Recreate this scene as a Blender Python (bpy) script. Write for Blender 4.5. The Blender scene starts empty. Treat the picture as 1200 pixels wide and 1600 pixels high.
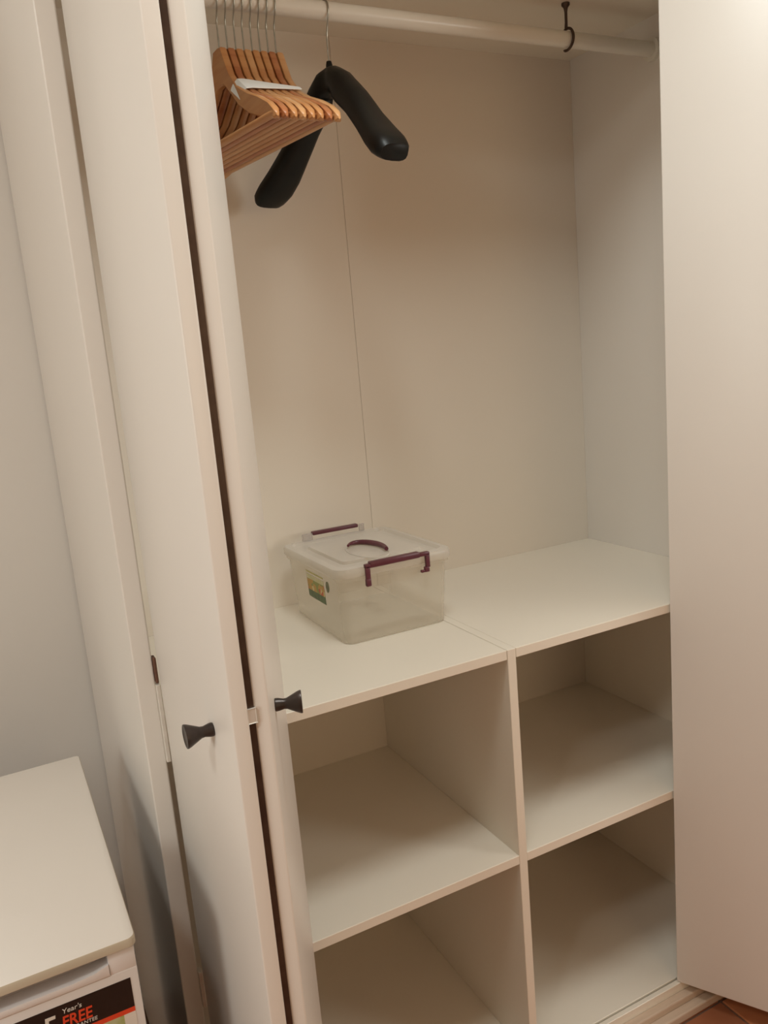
import bpy, bmesh, math, random
from mathutils import Vector, Matrix
C = bpy.context.scene.collection
rnd = random.Random(7)

# ------------------------------------------------------------------ camera
cam_d = bpy.data.cameras.new('camera'); cam = bpy.data.objects.new('camera', cam_d); C.objects.link(cam)
r_ = Vector((0.88642794, -0.45504388, -0.08473823)); u_ = Vector((0.16042879, 0.13031731, 0.97840687)); f_ = Vector((0.4341752, 0.88088164, -0.18851905))
M = Matrix((r_, u_, -f_)).transposed().to_4x4(); M.translation = Vector((-0.80679, -1.16258, 0.54252))
cam.matrix_world = M
cam_d.sensor_fit = 'VERTICAL'; cam_d.sensor_height = 24.0; cam_d.lens = 24.0 * 1266.2 / 1600
cam_d.clip_start = 0.02; cam_d.clip_end = 50
bpy.context.scene.camera = cam

# ------------------------------------------------------------------ world, lamps, exposure
sc = bpy.context.scene
w = bpy.data.worlds.new('world'); sc.world = w; w.use_nodes = True
w.node_tree.nodes['Background'].inputs[0].default_value = (0.9, 0.8, 0.65, 1)
w.node_tree.nodes['Background'].inputs[1].default_value = 0.05
def area(name, loc, target, size, power, col):
    d = bpy.data.lights.new(name, 'AREA'); d.shape = 'DISK'; d.size = size; d.energy = power; d.color = col
    o = bpy.data.objects.new(name, d); C.objects.link(o); o.location = loc
    o.rotation_euler = (Vector(target) - Vector(loc)).to_track_quat('-Z', 'Y').to_euler(); return o
area('ceiling_light_near_freezer', (-1.6, -1.15, 1.64), (-1.6, -1.15, 0), 0.30, 11, (0.99, 0.99, 0.94))
area('ceiling_light_by_wardrobe', (-0.3, -0.54, 1.66), (-0.3, -0.54, 0), 0.42, 12, (0.91, 0.97, 0.94))
area('added_fill_left', (-2.6, -1.0, 0.8), (0, 0, 0.5), 0.8, 14, (0.94, 0.99, 0.94))  # added unseen fill, not a real doorway; brightens the left-facing panels
area('added_fill_right', (1.9, -2.0, 0.8), (0, 0, 0.5), 0.8, 19, (0.98, 0.99, 0.92))  # unseen fill added on the right, no doorway; lifts the wardrobe interior
area('added_warm_fill_behind', (-0.2, -3.0, 0.7), (0, 0, 0.5), 1.1, 6, (1.0, 0.74, 0.45))  # made-up warm fill out of view, lifts the upper back panel
sc.view_settings.view_transform = 'Standard'; sc.view_settings.look = 'None'
sc.view_settings.gamma = 1; sc.view_settings.use_curve_mapping = False
sc.view_settings.exposure = -0.06

# ------------------------------------------------------------------ materials
def mat(name, col, rough=0.5, metal=0.0, noise=None, bump=None, coat=0.0, stretch=(1, 1, 1)):
    m = bpy.data.materials.new(name); m.use_nodes = True; nt = m.node_tree; b = nt.nodes['Principled BSDF']
    b.inputs['Base Color'].default_value = (*col, 1); b.inputs['Roughness'].default_value = rough; b.inputs['Metallic'].default_value = metal
    if coat: b.inputs['Coat Weight'].default_value = coat
    if noise or bump:
        tc = nt.nodes.new('ShaderNodeTexCoord'); mp = nt.nodes.new('ShaderNodeMapping'); mp.inputs['Scale'].default_value = stretch
        nt.links.new(tc.outputs['Object'], mp.inputs['Vector'])
    if noise:
        n = nt.nodes.new('ShaderNodeTexNoise'); n.inputs['Scale'].default_value = noise[0]; n.inputs['Detail'].default_value = 5
        nt.links.new(mp.outputs[0], n.inputs['Vector'])
        r = nt.nodes.new('ShaderNodeValToRGB'); r.color_ramp.elements[0].position = 0.35; r.color_ramp.elements[1].position = 0.65
        r.color_ramp.elements[0].color = (*col, 1); r.color_ramp.elements[1].color = (*noise[1], 1)
        nt.links.new(n.outputs['Fac'], r.inputs[0]); nt.links.new(r.outputs[0], b.inputs['Base Color'])
    if bump:
        n2 = nt.nodes.new('ShaderNodeTexNoise'); n2.inputs['Scale'].default_value = bump[0]; n2.inputs['Detail'].default_value = 4
        nt.links.new(mp.outputs[0], n2.inputs['Vector'])
        bp = nt.nodes.new('ShaderNodeBump'); bp.inputs['Strength'].default_value = bump[1]; bp.inputs['Distance'].default_value = 0.001
        nt.links.new(n2.outputs['Fac'], bp.inputs['Height']); nt.links.new(bp.outputs[0], b.inputs['Normal'])
    return m
def clear(name, col, fac, rough=0.15):
    m = bpy.data.materials.new(name); m.use_nodes = True; nt = m.node_tree
    b = nt.nodes['Principled BSDF']; b.inputs['Base Color'].default_value = (*col, 1); b.inputs['Roughness'].default_value = rough
    t = nt.nodes.new('ShaderNodeBsdfTransparent'); t.inputs[0].default_value = (0.985, 0.975, 0.95, 1)
    fr = nt.nodes.new('ShaderNodeLayerWeight'); fr.inputs[0].default_value = 0.35
    mr = nt.nodes.new('ShaderNodeMapRange'); mr.inputs['To Min'].default_value = fac; mr.inputs['To Max'].default_value = min(1, fac + 0.45)
    mx = nt.nodes.new('ShaderNodeMixShader')
    nt.links.new(fr.outputs['Facing'], mr.inputs['Value']); nt.links.new(mr.outputs[0], mx.inputs[0])
    nt.links.new(t.outputs[0], mx.inputs[1]); nt.links.new(b.outputs[0], mx.inputs[2])
    nt.links.new(mx.outputs[0], nt.nodes['Material Output'].inputs[0]); return m
LAM = mat('white_laminate', (0.87, 0.80, 0.69), 0.38, noise=(3, (0.88, 0.81, 0.70)), bump=(220, 0.12))
DOORM = mat('white_door_lacquer', (0.80, 0.755, 0.70), 0.35, noise=(2, (0.82, 0.775, 0.72)), bump=(160, 0.08))
BACKM = mat('white_back_board', (0.85, 0.77, 0.67), 0.55, noise=(4, (0.86, 0.78, 0.68)))
WALLW = mat('peach_wall', (0.68, 0.53, 0.36), 0.8, noise=(2, (0.70, 0.55, 0.38)), bump=(90, 0.25))
WALLM = mat('painted_wall', (0.78, 0.74, 0.69), 0.7, noise=(2, (0.80, 0.76, 0.71)), bump=(90, 0.25))
RODM = mat('white_rod_coating', (0.82, 0.78, 0.70), 0.3, noise=(5, (0.84, 0.80, 0.72)))
BRONZE = mat('dark_bronze', (0.050, 0.040, 0.036), 0.34, 0.6, noise=(60, (0.07, 0.055, 0.05)))
HOOKM = mat('brown_metal_hook', (0.06, 0.035, 0.025), 0.4, 0.5, noise=(60, (0.08, 0.05, 0.035)))
CHROME = mat('hanger_wire_chrome', (0.36, 0.35, 0.30), 0.28, 1.0, noise=(80, (0.42, 0.41, 0.36)))
HINGE = mat('hinge_metal', (0.72, 0.68, 0.62), 0.35, 0.3, noise=(80, (0.78, 0.74, 0.68)))
BROWN = mat('brown_hinge_cup', (0.12, 0.05, 0.03), 0.5, noise=(80, (0.16, 0.07, 0.04)))
BLACK = mat('black_plastic', (0.003, 0.003, 0.0025), 0.42, noise=(40, (0.005, 0.005, 0.004)))
BLACK.node_tree.nodes['Principled BSDF'].inputs['Specular IOR Level'].default_value = 0.28
WOODS = [mat('hanger_wood_%s' % k, c, 0.33, noise=(9, c2), stretch=(1, 1, 9), coat=0.3) for k, c, c2 in (
    ('honey', (0.52, 0.22, 0.075), (0.60, 0.29, 0.11)), ('red', (0.38, 0.12, 0.04), (0.52, 0.21, 0.08)), ('pale', (0.60, 0.30, 0.12), (0.66, 0.36, 0.16)))]
WHITEP = mat('white_plastic', (0.85, 0.86, 0.84), 0.35, noise=(10, (0.87, 0.88, 0.86)))
PLUM = mat('plum_plastic', (0.10, 0.022, 0.035), 0.35, noise=(30, (0.125, 0.03, 0.045)))
BOXM = clear('clear_box_plastic', (0.76, 0.70, 0.60), 0.21)
LIDM = clear('clear_lid_plastic', (0.80, 0.75, 0.69), 0.34, 0.25)
CLIPM = clear('clear_clip_plastic', (0.55, 0.50, 0.50), 0.35)
FRZ = mat('white_freezer_top', (0.83, 0.79, 0.74), 0.4, noise=(3, (0.85, 0.81, 0.76)))
FRZB = mat('shade_darkened_freezer_body', (0.07, 0.065, 0.06), 0.5, noise=(5, (0.08, 0.075, 0.07)))  # body colour darkened to deepen the shade in the gap beside the wardrobe
FRZD = mat('white_freezer_door', (0.78, 0.75, 0.74), 0.25, noise=(3, (0.80, 0.77, 0.76)), coat=0.3)
FRZG = mat('grey_freezer_handle_recess', (0.50, 0.46, 0.46), 0.3, noise=(4, (0.53, 0.49, 0.49)))
FRZE = mat('beige_freezer_top_edging', (0.55, 0.48, 0.37), 0.45, noise=(4, (0.58, 0.51, 0.40)))
SBLK = mat('sticker_black', (0.012, 0.008, 0.008), 0.3, noise=(50, (0.016, 0.011, 0.011)))
SRED = mat('sticker_red', (0.75, 0.06, 0.02), 0.4, noise=(50, (0.80, 0.08, 0.03)))
SWHT = mat('sticker_white', (0.78, 0.74, 0.68), 0.4, noise=(50, (0.82, 0.78, 0.72)))
SGRN = mat('sticker_green', (0.36, 0.42, 0.12), 0.4, noise=(60, (0.60, 0.60, 0.40)))
TERR = [mat('terracotta_%s' % k, c, 0.5, noise=(9, c2), bump=(60, 0.4)) for k, c, c2 in (
    ('dark', (0.29, 0.095, 0.04), (0.36, 0.13, 0.06)), ('orange', (0.44, 0.14, 0.055), (0.50, 0.19, 0.08)), ('brown', (0.36, 0.125, 0.055), (0.42, 0.16, 0.075)))]
GROUT = mat('grout', (0.16, 0.09, 0.06), 0.9, noise=(40, (0.20, 0.12, 0.08)))
SILL = mat('beige_threshold', (0.58, 0.44, 0.33), 0.5, noise=(14, (0.62, 0.48, 0.37)), stretch=(1, 8, 8))

# ------------------------------------------------------------------ helpers
def link(name, bm, m, parent=None, smooth=False, mods=None):
    me = bpy.data.meshes.new(name); bm.normal_update(); bm.to_mesh(me); bm.free()
    for x in (m if isinstance(m, (list, tuple)) else [m]): me.materials.append(x)
    if smooth:
        for p in me.polygons: p.use_smooth = True
    o = bpy.data.objects.new(name, me); C.objects.link(o)
    if parent is not None: o.parent = parent
    return o
def box(lo, hi, bev=0.0, seg=2, bm=None):
    b = bmesh.new()
    bmesh.ops.create_cube(b, size=1)
    for v in b.verts:
        v.co = Vector([(lo[i] + hi[i]) / 2 + v.co[i] * (hi[i] - lo[i]) for i in range(3)])
    if bev: bmesh.ops.bevel(b, geom=b.edges[:], offset=bev, segments=seg, affect='EDGES', profile=0.5)
    if bm is None: return b
    me = bpy.data.meshes.new('t'); b.to_mesh(me); b.free(); bm.from_mesh(me); bpy.data.meshes.remove(me); return bm
def tube(pts, rad, n=10, bm=None, cap=True):
    bm = bm or bmesh.new(); pts = [Vector(p) for p in pts]; rings = []
    rads = rad if isinstance(rad, (list, tuple)) else [rad] * len(pts)
    ref = None
    for i, p in enumerate(pts):
        t = (pts[min(i + 1, len(pts) - 1)] - pts[max(i - 1, 0)]).normalized()
        if ref is None: ref = t.orthogonal().normalized()
        ref = (ref - t * ref.dot(t)).normalized(); s = t.cross(ref)
        rings.append([bm.verts.new(p + (ref * math.cos(a) + s * math.sin(a)) * rads[i]) for a in [2 * math.pi * k / n for k in range(n)]])
    for a, b in zip(rings, rings[1:]):
        for k in range(n): bm.faces.new((a[k], a[(k + 1) % n], b[(k + 1) % n], b[k]))
    if cap: bm.faces.new(rings[0][::-1]); bm.faces.new(rings[-1])
    return bm
def lathe(prof, n=28):
    """profile [(axial, radius)] around +X"""
    bm = bmesh.new(); rings = []
    for a, r in prof:
        rings.append([bm.verts.new((a, r * math.cos(t), r * math.sin(t))) for t in [2 * math.pi * k / n for k in range(n)]])
    for a, b in zip(rings, rings[1:]):
        for k in range(n): bm.faces.new((a[k], a[(k + 1) % n], b[(k + 1) % n], b[k]))
    bm.faces.new(rings[0][::-1]); bm.faces.new(rings[-1]); bmesh.ops.recalc_face_normals(bm, faces=bm.faces[:]); return bm
def loft(secs, bm=None):
    """secs: list of rings (equal length lists of points)"""
    bm = bm or bmesh.new(); R = [[bm.verts.new(p) for p in s] for s in secs]; n = len(R[0])
    for a, b in zip(R, R[1:]):
        for k in range(n): bm.faces.new((a[k], a[(k + 1) % n], b[(k + 1) % n], b[k]))
    bm.faces.new(R[0][::-1]); bm.faces.new(R[-1]); bmesh.ops.recalc_face_normals(bm, faces=bm.faces[:]); return bm
def interp(tab, s):
    for (a, x), (b, y) in zip(tab, tab[1:]):
        if s <= b: return x + (y - x) * (s - a) / (b - a)
    return tab[-1][1]
def thing(name, label, cat, loc=(0, 0, 0), rz=0.0, group=None):
    o = bpy.data.objects.new(name, None); C.objects.link(o); o.location = loc; o.rotation_euler = (0, 0, rz)
    o.empty_display_size = 0.05; o['label'] = label; o['category'] = cat
    if group: o['group'] = group
    return o
def struct(name, bm, m):
    o = link(name, bm, m); o['kind'] = 'structure'; return o
def shade(o, ang=35):
    me = o.data
    for p in me.polygons: p.use_smooth = True
    me.set_sharp_from_angle(angle=math.radians(ang)); return o
def T2(a, b, s): return a + (b - a) * s

# ------------------------------------------------------------------ room
ZF = -0.93; ZC = 1.70; YW = 0.66
RX0, RX1, RY0 = -2.9, 2.2, -3.1
struct('wall_back', box((RX0, YW, ZF - 0.02), (RX1, YW + 0.1, ZC)), WALLM)
struct('wall_left', box((RX0 - 0.1, RY0, ZF - 0.02), (RX0, YW, ZC)), WALLW)
struct('wall_right', box((RX1, RY0, ZF - 0.02), (RX1 + 0.1, YW, ZC)), WALLW)
struct('wall_front', box((RX0, RY0 - 0.1, ZF - 0.02), (RX1, RY0, ZC)), WALLW)
struct('ceiling', box((RX0 - 0.1, RY0 - 0.1, ZC), (RX1 + 0.1, YW + 0.1, ZC + 0.1)), WALLM)
fl = struct('floor', box((RX0, RY0, ZF - 0.06), (RX1, YW, ZF - 0.004)), GROUT)
tb = bmesh.new(); TS = 0.30; box((0.0025, 0.0025, -0.008), (TS - 0.0025, TS - 0.0025, 0), 0.002, 1, tb)
tile0 = None; gx = 0.470; gy = -0.052
tm = bpy.data.meshes.new('tile'); tb.to_mesh(tm); tb.free(); tm.materials.append(TERR[0])
tms = [tm]
for k in (1, 2):
    c_ = tm.copy(); c_.materials[0] = TERR[k]; tms.append(c_)
i0 = math.ceil((RX0 - gx) / TS); i1 = math.floor((RX1 - gx) / TS)
for j in range(-10, 2):
    for i in range(i0, i1):
        x = gx + i * TS; y = gy + j * TS
        if y < RY0 or y + TS > YW: continue
        k = 0 if (i, j) == (-1, -1) else (1 if (i, j) == (0, -1) else rnd.randrange(3))
        o = bpy.data.objects.new('tile', tms[k]); C.objects.link(o); o.location = (x, y, ZF); o.parent = fl

# ------------------------------------------------------------------ wardrobe
T = 0.0185; XL = -0.638; XR = 0.660; D = 0.55; ZT = 1.222; Z1 = -0.4156; Z0 = -0.8754
wd = thing('wardrobe', 'large white built-in wardrobe standing open with folding doors, cubby shelves and hanging rail', 'wardrobe', (0, 0, ZF))
wd['label'] = 'large white wardrobe with its folding doors open on cubby shelves and a hanging rail'
W0 = Matrix.Translation((0, 0, -ZF))
def wpart(name, bm, m=LAM, parent=None, sm=None):
    bm.transform(W0); o = link(name, bm, m, wd if parent is None else parent)
    if sm: shade(o, sm)
    return o
wpart('side_panel', box((XL - 0.0256, -0.060, ZF), (XL, 0.655, ZT + 0.05), 0.002), DOORM)
wpart('side_panel', box((XR, -0.060, ZF), (XR + 0.025, 0.655, ZT + 0.05), 0.002), DOORM)
wpart('top_panel', box((XL, -0.060, ZT), (XR, D + 0.012, ZT + 0.03)), LAM)
wpart('back_panel', box((XL, D, Z0 - T), (0.0033, D + 0.006, ZT), 0.0004, 1), BACKM)
wpart('back_panel', box((0.0040, D, Z0 - T), (XR, D + 0.006, ZT), 0.0004, 1), BACKM)
wpart('back_batten', box((-0.04, D + 0.006, Z0 - T), (0.05, D + 0.012, ZT)), BACKM)
SX = -0.612; SR = 0.630
wpart('shelf_top_board', box((XL, 0, -T), (-T / 2 - 0.0012, D, 0), 0.0008, 1))
wpart('shelf_top_board', box((T / 2 + 0.0006, 0, -T), (XR, D, 0), 0.0008, 1))
wpart('divider', box((-T / 2, 0, Z0), (T / 2, D, 0), 0.0008, 1))
wpart('end_upright', box((XL, 0, Z0), (SX, D, -T), 0.0008, 1))
wpart('end_upright', box((SR, 0, Z0), (XR, D, -T), 0.0008, 1))
wpart('middle_shelf', box((SX, 0.0004, Z1 - T), (-T / 2, D, Z1), 0.0008, 1))
wpart('middle_shelf', box((T / 2, 0.0004, Z1 - T), (SR, D, Z1), 0.0008, 1))
wpart('bottom_board', box((XL, 0.003, Z0 - T), (XR, D, Z0), 0.0008, 1))
wpart('plinth', box((XL, -0.012, ZF + 0.001), (XR, -0.001, Z0 - 0.001), 0.001, 1))
wpart('threshold_rail', box((XL, -0.031, ZF + 0.0005), (XR, -0.012, ZF + 0.034), 0.003, 2), SILL)
wpart('threshold_rail', box((XL, -0.052, ZF + 0.0005), (XR, -0.031, ZF + 0.020), 0.003, 2), SILL)
# clothes rail with end sockets
rod = wpart('clothes_rail', tube([(XL, 0.275, 1.153), (XR, 0.275, 1.153)], 0.0155, 28), RODM, sm=40)
for s, x in ((1, XL), (-1, XR)):
    wpart('rail_socket', tube([(x, 0.275, 1.153), (x + s * 0.010, 0.275, 1.153)], 0.024, 28), RODM, rod, 40)
# dark hook screwed into the top panel, curling round the rail
hp = [(0.418, 0.275, 1.216), (0.418, 0.275, 1.200), (0.418, 0.276, 1.185), (0.418, 0.277, 1.178)]
hb = tube([(0.418, 0.275, ZT), (0.418, 0.275, 1.2175), (0.418, 0.275, 1.213), (0.418, 0.275, 1.205), (0.418, 0.275, 1.186), (0.418, 0.276, 1.174)],
          [0.0085, 0.0085, 0.0045, 0.0031, 0.0029, 0.0034], 12)
arc = [(0.418, 0.275 - 0.0205 * math.sin(a), 1.153 + 0.0205 * math.cos(a)) for a in [math.radians(t) for t in range(-18, 215, 12)]]
tube(arc, [0.0022] + [0.0029] * (len(arc) - 2) + [0.0018], 10, hb)
hk = wpart('rail_hook', hb, HOOKM, sm=50); hk['label'] = 'dark brown hook holding up the clothes rail'

# doors
def knob(parent, loc, dirv):
    prof = [(0, 0.0068), (0.001, 0.0074), (0.004, 0.0072), (0.010, 0.0058), (0.0135, 0.0062), (0.019, 0.0088), (0.0255, 0.0118), (0.0285, 0.0128), (0.0298, 0.0126), (0.0300, 0.0112), (0.0292, 0.0098), (0.0290, 0.002)]
    bm = lathe(prof); q = Vector((1, 0, 0)).rotation_difference(Vector(dirv).normalized())
    bm.transform(Matrix.Translation(loc) @ q.to_matrix().to_4x4())
    o = wpart('knob', bm, BRONZE, parent, 30); o['label'] = 'dark bronze flared knob'; return o
def leaf(x0, y0, x1, y1, side, th=0.0165, zb=ZF + 0.045, zt=ZT + 0.035):
    """leaf whose visible (front) face runs x0,y0 -> x1,y1; side=+1/-1 puts the thickness left/right of that run"""
    d = Vector((x1 - x0, y1 - y0, 0)); L = d.length; a = math.atan2(d.y, d.x)
    bm = box((0, min(0, side * th), zb), (L, max(0, side * th), zt), 0.0022, 3)
    bm.transform(Matrix.Translation((x0, y0, 0)) @ Matrix.Rotation(a, 4, 'Z'))
    o = wpart('door_leaf', bm, DOORM, sm=40); return o
yA = -0.066; yN = -0.447
A = leaf(-0.6325, yA, -0.6330, yN, +1)
knob(A, (-0.633, -0.362, 0.1748), (-1, 0, 0))
Bx0, By0 = -0.5955, -0.447; k = 0.362; LB = 0.400; nB = Vector((1, -k, 0)).normalized(); dB = Vector((k, 1, 0)).normalized()
Bx1, By1 = Bx0 + dB.x * LB, By0 + dB.y * LB
B = leaf(Bx0, By0, Bx1, By1, +1)
kb = Vector((Bx0, By0, 0.1748)) + dB * 0.108
knob(B, kb, nB)
# right pair: free leaf on the track, its apex towards the room, second leaf back to the side panel
dR = Vector((0.493, -0.870, 0)).normalized(); R0 = Vector((0.387, -0.006, 0)); LR = 0.33; R1 = R0 + dR * LR
leaf(R0.x, R0.y, R1.x, R1.y, +1, zb=ZF + 0.0545)
leaf(R1.x + 0.022, R1.y + 0.006, XR + 0.012, -0.066, +1, zb=ZF + 0.0545)
wpart('gap_strip', box((-0.6172, yN + 0.0035, ZF + 0.05), (-0.6095, yN + 0.0075, ZT + 0.03)), HOOKM, B)['label'] = 'dark strip in the gap between the two folded leaves'  # dark strip set into the gap between the leaves
# hinges seen in the gaps
def hinge(parent, lo, hi, m=HINGE, nm='hinge'):
    return wpart(nm, box(lo, hi, 0.0008, 1), m, parent)
hinge(A, (-0.6385, -0.0655, 0.008), (-0.6325, -0.052, 0.124))
hinge(A, (-0.6385, -0.0655, -0.392), (-0.6325, -0.052, -0.332))
hinge(A, (-0.6376, -0.0645, 0.126), (-0.6335, -0.050, 0.163), BROWN, 'hinge_cup')['label'] = 'dark brown hinge cup'
hinge(B, (-0.6170, -0.444, 0.2075), (-0.6085, -0.4455, 0.2225))
hinge(A, (-0.6170, -0.430, 0.60), (-0.6085, -0.438, 0.65))

# ------------------------------------------------------------------ freezer
FX1, FX0 = -0.7345, -1.235; FY0, FY1 = -0.285, 0.238; FT = -0.0785
fz = thing('freezer', 'white under-counter freezer with a flat white top and a warranty sticker beside the wardrobe', 'freezer', (FX1, FY1, ZF))
def fpart(name, bm, m, parent=None, sm=None):
    bm.transform(Matrix.Translation((-FX1, -FY1, -ZF))); o = link(name, bm, m, parent or fz)
    if sm: shade(o, sm)
    return o
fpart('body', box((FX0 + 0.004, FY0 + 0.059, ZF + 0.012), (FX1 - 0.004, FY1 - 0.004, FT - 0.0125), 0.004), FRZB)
# top with rounded front corners
bm = bmesh.new(); pr = []
def rc(cx, cy, r, a0, a1, n=6): return [(cx + r * math.cos(T2(a0, a1, i / n)), cy + r * math.sin(T2(a0, a1, i / n))) for i in range(n + 1)]
H = math.pi / 2
pr = rc(FX0 + .02, FY0 + .02, .02, 2 * H, 3 * H) + rc(FX1 - .009, FY0 + .009, .009, 3 * H, 4 * H) + rc(FX1 - .006, FY1 - .006, .006, 0, H) + rc(FX0 + .006, FY1 - .006, .006, H, 2 * H)
secs = []
cx, cy = (FX0 + FX1) / 2, (FY0 + FY1) / 2
for z, ins in ((FT - .0122, .0012), (FT - .0112, 0), (FT - .003, 0), (FT - .001, .0010), (FT, .0030)):
    secs.append([(x + (ins if x < cx else -ins), y + (ins if y < cy else -ins), z) for x, y in pr])
tp = loft(secs)
for f in tp.faces:
    n = f.normal
    f.material_index = 1 if (abs(n.z) < 0.6) else 0
t_ = fpart('top', tp, [FRZ, FRZE], sm=35)
# door with a moulded handle scoop along its top
DX1 = FX1 - 0.003; DY = FY0 + 0.004
prof = [(DY + .050, FT - .026), (DY + .012, FT - .026), (DY + .004, FT - .0275), (DY, FT - .032)]
door = box((FX0 + .003, DY, ZF + .04), (DX1, DY + .050, FT - .0400), 0.002, 2)
box((DX1 - .030, DY + .0004, FT - .042), (DX1, DY + .050, FT - .0145), 0.0022, 2, door)
box((FX0 + .003, DY + .030, FT - .042), (DX1 - .02, DY + .049, FT - .0135), 0.001, 1, door)
dr = fpart('door', door, FRZD, sm=35)
gr = bmesh.new()
# sloping scoop lip
secs = []
for x, hgt in ((FX0 + .003, 1), (DX1 - .070, 1), (DX1 - .046, 1.6), (DX1 - .030, 3.2)):
    secs.append([(x, DY + .0005, FT - .041), (x, DY - .0012, FT - .0385), (x, DY + .000, FT - .0355 + .003 * hgt), (x, DY + .006, FT - .0360 + .003 * hgt), (x, DY + .030, FT - .0395 + .002 * hgt), (x, DY + .030, FT - .042)])
loft(secs, gr)
fpart('handle_lip', gr, FRZD, dr, 60)
fpart('handle_recess', box((FX0 + .004, DY + .0275, FT - .0405), (DX1 - .031, DY + .0305, FT - .0130), 0.0005, 1), FRZG, dr)
fpart('door_seal', box((FX0 + .012, DY + .050, ZF + .05), (DX1 - .006, DY + .0545, FT - .030), 0.001, 1), FRZG)
# sticker on the door
def sq(x0, x1, z0, z1, off, m, nm, parent): return fpart(nm, box((x0, DY - off, z0), (x1, DY - off + .0006, z1)), m, parent)
SX1 = -0.7470; SX0 = -0.905
st = sq(SX0, SX1, -0.1675, -0.1300, .0005, SBLK, 'sticker', dr)
st['label'] = 'black and red warranty sticker'
def sub(x0, x1, z0, z1, m, nm, off=.0007):
    bm_ = box((x0, DY - off, z0), (x1, DY - off + .0003, z1)); return bm_
sq(SX0, SX1, -0.1735, -0.1675, .0006, SRED, 'sticker_stripe', dr)
sq(SX0, -0.760, -0.1960, -0.1735, .0005, SGRN, 'sticker_green_band', dr)
sq(-0.760, SX1, -0.1960, -0.1735, .0005, SWHT, 'sticker_pale_corner', dr)
def text(body, size, x, z, m, nm, shear=0.0, bold=0.0, sx=1.0):
    cu = bpy.data.curves.new('t', 'FONT'); cu.body = body; cu.size = size; cu.extrude = 0.0001; cu.shear = shear; cu.offset = bold; cu.resolution_u = 3
    o = bpy.data.objects.new('t', cu); C.objects.link(o)
    me = bpy.data.meshes.new_from_object(o.evaluated_get(bpy.context.evaluated_depsgraph_get()))
    C.objects.unlink(o); bpy.data.objects.remove(o); bpy.data.curves.remove(cu)
    me.transform(Matrix.Translation((x, DY - .0009, z)) @ Matrix.Rotation(H, 4, 'X') @ Matrix.Scale(sx, 4, (1, 0, 0)))
    bm_ = bmesh.new(); bm_.from_mesh(me); bpy.data.meshes.remove(me)
    return fpart(nm, bm_, m, dr)
text('5', 0.036, -0.8450, -0.1640, SWHT, 'sticker_lettering', 0.1, 0.0005, 0.9)
text("Year's", 0.0085, -0.8225, -0.1412, SWHT, 'sticker_lettering', 0.15)
text('FREE', 0.0200, -0.8245, -0.1585, SRED, 'sticker_lettering', 0.12, 0.0004, 0.78)
text('GUARANTEE', 0.0062, -0.8235, -0.1642, SWHT, 'sticker_lettering', 0.1)

# ------------------------------------------------------------------ storage box
BX0, BX1, BY0, BY1, BH = -0.245, 0.008, 0.197, 0.497, 0.150
bcx, bcy = (BX0 + BX1) / 2, (BY0 + BY1) / 2
sb = thing('storage_box', 'clear plastic lidded storage box with plum clip handles on the top shelf', 'storage box', (bcx, bcy, 0))
def bpart(name, bm, m, parent=None, sm=None):
    bm.transform(Matrix.Translation((-bcx, -bcy, 0))); o = link(name, bm, m, parent or sb)
    if sm: shade(o, sm)
    return o
def rr(hx, hy, r, z, n=6):
    P = []
    for sx, sy, a0 in ((1, 1, 0), (-1, 1, 1), (-1, -1, 2), (1, -1, 3)):
        P += [(bcx + sx * (hx - r) + r * math.cos(H * (a0 + i / n)), bcy + sy * (hy - r) + r * math.sin(H * (a0 + i / n)), z) for i in range(n + 1)]
    return P
hx, hy = (BX1 - BX0) / 2, (BY1 - BY0) / 2
def shell(rings, close_bottom=True):
    bm = bmesh.new(); R = [[bm.verts.new(p) for p in s] for s in rings]; n = len(R[0])
    for a, b in zip(R, R[1:]):
        for k_ in range(n): bm.faces.new((a[k_], a[(k_ + 1) % n], b[(k_ + 1) % n], b[k_]))
    if close_bottom: bm.faces.new(R[0][::-1])
    return bm, R
bm, R = shell([rr(hx - .016, hy - .018, .018, .0012), rr(hx - .0135, hy - .0155, .020, .004), rr(hx - .011, hy - .013, .022, .030), rr(hx - .006, hy - .006, .022, .128), rr(hx - .001, hy - .001, .024, .130), rr(hx, hy, .024, .141)])
bpart('tub', bm, BOXM, sm=40)
bm, R = shell([rr(hx + .001, hy + .001, .025, .136), rr(hx + .003, hy + .003, .026, .139), rr(hx + .003, hy + .003, .026, .150), rr(hx + .001, hy + .001, .025, .1545), rr(hx - .012, hy - .012, .022, .1560), rr(hx - .016, hy - .016, .020, .1500), rr(hx - .036, hy - .052, .014, .1500), rr(hx - .038, hy - .054, .013, .1555)], False)
bm.faces.new(R[-1])
lid = bpart('lid', bm, LIDM, sm=40)
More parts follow.
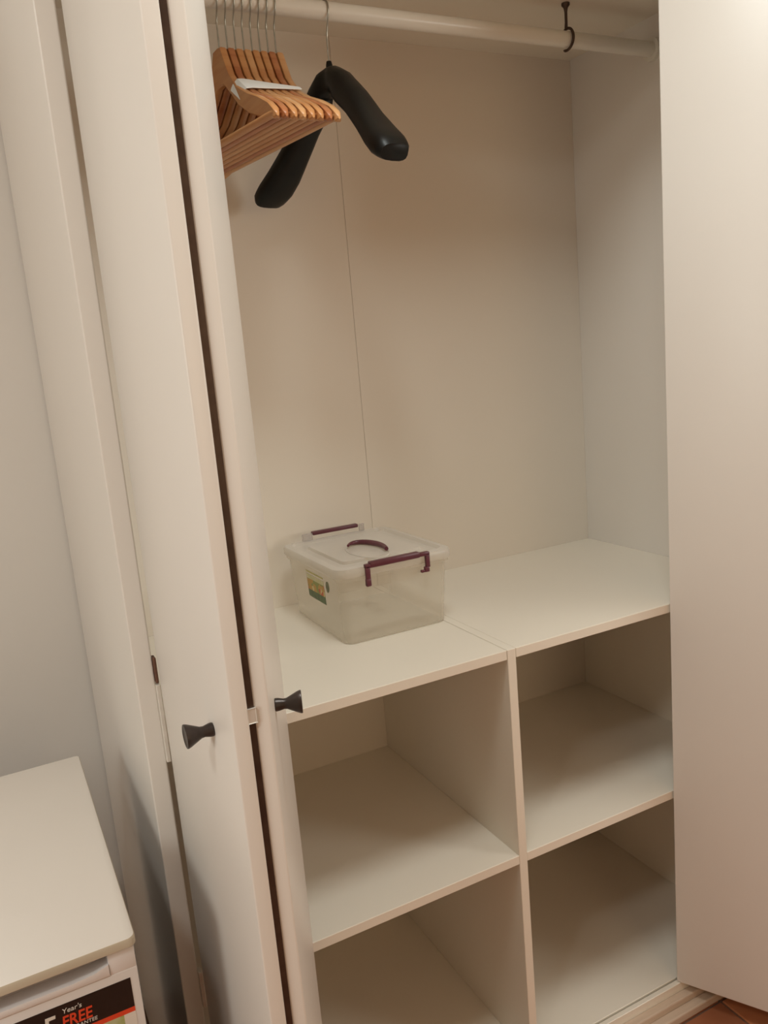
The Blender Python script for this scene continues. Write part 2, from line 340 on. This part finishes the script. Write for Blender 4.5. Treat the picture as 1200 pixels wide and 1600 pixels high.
# clip handles at front and back
def clip(front):
    s = -1 if front else 1
    y = (BY0 - .0085) if front else (BY1 + .0075); m = PLUM
    xl, xr = bcx - .072, bcx + .068
    bm = bmesh.new()
    z = .1565
    if front:
        box((xl + .010, y - .004, z - .005), (xr - .022, y + .010, z + .0065), .002, 2, bm)
        box((xl, y - .003, z - .005), (xl + .016, y + .008, z + .003), .0015, 2, bm)
        box((xr - .026, y - .003, z - .004), (xr, y + .008, z + .0035), .0015, 2, bm)
        box((xl, y - .003, z - .027), (xl + .0095, y + .005, z), .0018, 2, bm)
        box((xl - .001, y - .004, z - .040), (xl + .0095, y + .005, z - .025), .002, 2, bm)
        box((xr - .009, y - .003, z - .028), (xr, y + .005, z), .0018, 2, bm)
        box((xr - .012, y - .003, z - .037), (xr - .002, y + .006, z - .026), .0018, 2, bm)
        box((xr - .020, y - .001, z - .037), (xr - .010, y + .005, z - .032), .001, 2, bm)
        bpart('clip_handle', bm, PLUM, sm=35)['label'] = 'plum clip handle'
    else:
        z += .011
        box((xl + .020, y - .010, z - .004), (xr - .008, y + .004, z + .004), .002, 2, bm)
        ob = bpart('clip_handle', bm, PLUM, sm=35); ob['label'] = 'plum clip handle'
        b2 = bmesh.new()
        box((xl - .006, y - .012, z - .016), (xl + .018, y - .006, z + .002), .001, 1, b2)
        box((xr - .006, y - .012, z - .016), (xr + .006, y - .006, z + .003), .001, 1, b2)
        box((xl - .006, y - .016, z - .016), (xr + .006, y - .012, z - .012), .001, 1, b2)
        bpart('clip_bracket', b2, CLIPM)
clip(True); clip(False)
# crescent carrying handle folded on the lid
pts = []; N = 18; rads = []
for i in range(N + 1):
    a = T2(math.radians(132), math.radians(-38), i / N)
    pts.append((bcx - .013 + .032 * math.cos(a), .300 + .062 * math.sin(a), .1625)); rads.append(.0016 + .0042 * math.sin(math.pi * min(1, (i / N) * .72 + .08)))
bpart('lid_handle', tube(pts, rads, 10), PLUM, sm=60)['label'] = 'plum curved lid handle'
bm = bmesh.new(); ring = [(bcx - .013 + .036 * math.cos(a), .300 + .070 * math.sin(a), .1563) for a in [2 * math.pi * i / 32 for i in range(33)]]
tube(ring, .0016, 8, bm, cap=False); bpart('lid_handle_rim', bm, LIDM, sm=60)
# sticker on the left wall of the box
def skew(y0, y1, z0, z1, off, m, nm):
    xa = lambda z: BX0 + .011 - .005 * (z - .03) / .1 - off
    bm = bmesh.new()
    v = [bm.verts.new((xa(zz), yy, zz)) for yy, zz in ((y0, z0), (y1, z0), (y1, z1), (y0, z1))] + [bm.verts.new((xa(zz) - .0004, yy, zz)) for yy, zz in ((y0, z0), (y1, z0), (y1, z1), (y0, z1))]
    for q in ((0, 1, 2, 3), (7, 6, 5, 4), (0, 4, 5, 1), (1, 5, 6, 2), (2, 6, 7, 3), (3, 7, 4, 0)): bm.faces.new([v[k_] for k_ in q])
    bmesh.ops.recalc_face_normals(bm, faces=bm.faces[:]); return bpart(nm, bm, m)
def food_mat():
    m = mat('sticker_salad_print', (0.35, 0.30, 0.05), 0.4); nt = m.node_tree; b = nt.nodes['Principled BSDF']
    tc = nt.nodes.new('ShaderNodeTexCoord'); vo = nt.nodes.new('ShaderNodeTexVoronoi'); vo.inputs['Scale'].default_value = 90
    nt.links.new(tc.outputs['Object'], vo.inputs['Vector']); r = nt.nodes.new('ShaderNodeValToRGB'); r.color_ramp.interpolation = 'CONSTANT'
    e = r.color_ramp.elements; e[0].color = (0.50, 0.28, 0.04, 1); e[1].color = (0.50, 0.10, 0.01, 1); e[1].position = .35
    for p_, c_ in ((.55, (0.25, 0.28, 0.05, 1)), (.8, (0.62, 0.50, 0.22, 1))): q_ = e.new(p_); q_.color = c_
    sx_ = nt.nodes.new('ShaderNodeSeparateColor'); nt.links.new(vo.outputs['Color'], sx_.inputs[0]); nt.links.new(sx_.outputs[0], r.inputs[0]); nt.links.new(r.outputs[0], b.inputs['Base Color']); return m
skew(.289, .378, .066, .082, .0006, mat('sticker_leaf_green', (0.035, 0.08, 0.015), .4, noise=(90, (0.07, 0.13, 0.03))), 'label_sticker')
skew(.289, .378, .082, .106, .0006, food_mat(), 'label_sticker')['label'] = 'food print on the sticker'
skew(.289, .378, .106, .115, .0006, mat('sticker_cream', (0.62, 0.58, 0.42), .4, noise=(90, (0.55, 0.52, 0.22))), 'label_sticker')
skew(.289, .378, .1195, .1225, .0006, mat('sticker_olive', (0.42, 0.40, 0.10), .4, noise=(90, (0.50, 0.46, 0.18))), 'label_sticker')
bm = bmesh.new(); ry = [(BX0 + .0065,   .268 + .0070 * math.cos(a), .108 + .011 * math.sin(a)) for a in [2 * math.pi * i / 18 for i in range(18)]]
loft([ry, [(x - .0012, y, z) for x, y, z in ry]], bm); bpart('round_sticker', bm, mat('sticker_dark_green', (0.08, 0.10, 0.04), .4, noise=(90, (0.14, 0.15, 0.07))))

# ------------------------------------------------------------------ hangers
RODZ = 1.153; RY = 0.275
def hook_path(zneck, rr_=0.0172):
    """local: neck at z=0, rail centre at z=RODZ-zneck"""
    zc = RODZ - zneck; P = [(0, 0, -.006), (0, 0, 0), (0, 0, .008), (0, 0, zc * .45), (0, -.002, zc * .58), (0, -.009, zc - .0205), (0, -.0150, zc - .0110)]
    for t in range(0, 206, 15):
        a = math.radians(205 - t) - math.radians(0)
        P.append((0, rr_ * math.cos(a) * 1.0, zc + rr_ * math.sin(a)))
    return P
def wood_hanger(x, i, wmat, th, label, plastic=False, tint=0):
    zn = 1.075; bow = -.028; L = .21
    h = thing('coat_hanger', label, 'hanger', (x, RY, RODZ), 0, 'wooden coat hangers on the rail' if not plastic else None)
    # local s axis = (sin th, -cos th), normal = (cos th, sin th)
    sv = Vector((math.sin(th), -math.cos(th), 0)); nv = Vector((math.cos(th), math.sin(th), 0)); z0 = zn - RODZ
    top = [(0, 0), (.013, .002), (.020, .018), (.034, .048), (.060, .076), (.10, .098), (.145, .117), (.185, .137), (.203, .150), (.21, .159)]
    bot = [(0, .060), (.013, .062), (.034, .082), (.060, .107), (.10, .131), (.145, .149), (.185, .162), (.203, .167), (.21, .165)]
    S = [.21, .207, .203, .195, .185, .165, .145, .12, .10, .08, .06, .045, .034, .026, .020, .013, .006]
    S = [-s for s in S] + [0] + S[::-1]; secs = []
    for s in S:
        a = abs(s); zt = -interp(top, a); zb = -interp(bot, a); w_ = .0062 if a < .203 else .0062 * (1 - (a - .203) / .012)
        if plastic: zb = T2(zt, zb, .8); zt += .006
        c = .0022; q = []
        for n_, z_ in ((-w_, zt - c), (-w_ + c, zt), (w_ - c, zt), (w_, zt - c), (w_, zb + c), (w_ - c, zb), (-w_ + c, zb), (-w_, zb + c)):
            b_ = bow * (a / L) ** 1.6
            q.append(sv * s + nv * (n_ + b_) + Vector((0, 0, z0 + z_)))
        secs.append(q)
    o = link('body', loft(secs), wmat, h); shade(o, 40)
    if not plastic:
        e1 = sv * .203 + nv * (bow * .97) + Vector((0, 0, z0 - .158)); e2 = -sv * .203 + nv * (bow * .97) + Vector((0, 0, z0 - .158))
        o = link('crossbar', tube([e1, e2], .0058, 14), wmat, h); shade(o, 50)
    o = link('hook', tube([Vector((p[0], p[1], p[2] + z0)) for p in hook_path(zn)], .0014, 8), CHROME, h); shade(o, 60)
    return h
order = ['pale wooden hanger at the right end of the wooden row, nearest the black hanger',
 'wooden hanger second from the right end of the wooden row',
 'wooden hanger third from the right end of the wooden row',
 'wooden hanger fourth from the right end of the wooden row',
 'wooden hanger fifth from the right end of the wooden row',
 'wooden hanger sixth from the right end of the wooden row',
 'wooden hanger seventh from the right, partly behind the folding door',
 'leftmost wooden hanger on the rail, mostly hidden behind the folding door']
for i in range(8):
    wood_hanger(-.2300 - i * .0146, i, WOODS[(2, 1, 0, 0, 2, 0, 1, 0)[i]], math.radians(10.2), order[i])
# white plastic strip lying over the shoulders of the wooden hangers
th = math.radians(10.2); sv = Vector((math.sin(th), -math.cos(th), 0)); nv = Vector((math.cos(th), math.sin(th), 0))
o3 = Vector((0, RY, 1.075)); secs = []
for u, x, wd_, lift, tz in ((0, -.3390, .019, -.0160, 0), (1, -.3370, .019, -.006, 0), (2, -.3325, .018, .0030, 0), (3, -.322, .017, .0042, 0), (4, -.300, .014, .0036, 0), (5, -.275, .010, .0030, 0), (6, -.250, .007, .0026, 0), (7, -.228, .004, .0022, 0)):
    c0 = o3 + Vector((x, 0, 0)) + sv * .068 + nv * (-.0045)
    dn = Vector((0, 0, -1)) * .62 + sv * .78
    up = Vector((0, 0, 1)) * .78 + sv * .62
    base = c0 + Vector((0, 0, -.0815 + .0025))
    secs.append([base + dn * wd_ * a + up * (lift + b) for a, b in ((-1, 0), (1, 0), (1, .0016), (-1, .0016))])
bm = loft(secs); bmesh.ops.bevel(bm, geom=bm.edges[:], offset=.0004, segments=1, affect='EDGES')
org = o3 + Vector((-.29, 0, -.10)); bm.transform(Matrix.Translation(-org))
ws = link('plastic_strip', bm, WHITEP); ws.location = org; ws['label'] = 'white plastic strip lying across the shoulders of the wooden hangers'; ws['category'] = 'strip'
# broad-shouldered black plastic hanger
def black_hanger():
    x = -.1305; zn = 1.060; th = .191; L = .192
    h = thing('suit_hanger', 'black plastic suit hanger with broad shoulders hanging right of the wooden ones', 'hanger', (x, RY, RODZ))
    sv = Vector((math.sin(th), -math.cos(th), 0)); nv = Vector((math.cos(th), math.sin(th), 0)); z0 = zn - RODZ
    mid = [(0, .026), (.02, .030), (.045, .056), (.08, .085), (.12, .125), (.155, .158), (.18, .178), (.197, .190), (.205, .197)]
    hh = [(0, .026), (.02, .027), (.045, .028), (.08, .026), (.12, .023), (.155, .024), (.18, .024), (.197, .021), (.205, .016)]
    ww = [(0, .016), (.02, .020), (.045, .023), (.08, .025), (.12, .029), (.155, .034), (.18, .036), (.197, .034), (.205, .028)]
    S = [.205, .203, .198, .19, .18, .168, .155, .138, .12, .10, .08, .062, .045, .032, .02, .01]
    S = [-s for s in S] + [0] + S[::-1]; secs = []
    for s in S:
        a = abs(s); cz = -interp(mid, a); h_ = interp(hh, a); w_ = interp(ww, a); b_ = -.031 * (a / L) ** 1.7; q = []
        sl = Vector((0, 0, 1)) if a < .03 else (Vector((0, 0, 1)) * .80 + sv * math.copysign(.60, s)).normalized()
        for k_ in range(16):
            t = 2 * math.pi * k_ / 16; ct, st_ = math.cos(t), math.sin(t)
            ex = .7; ct = math.copysign(abs(ct) ** ex, ct); st_ = math.copysign(abs(st_) ** ex, st_)
            if st_ < 0: st_ *= .75
            q.append(sv * s + nv * (b_ + w_ * ct) + Vector((0, 0, z0 + cz)) + sl * h_ * st_)
        secs.append(q)
    o = link('body', loft(secs), BLACK, h); shade(o, 60)
    o = link('collar', tube([(0, 0, z0 - .004), (0, 0, z0 + .004), (0, 0, z0 + .010)], [.0062, .006, .0045], 16), BLACK, h); shade(o, 40)
    o = link('hook', tube([Vector((p[0], p[1], p[2] + z0)) for p in hook_path(zn)], .0014, 8), CHROME, h); shade(o, 60)
black_hanger()
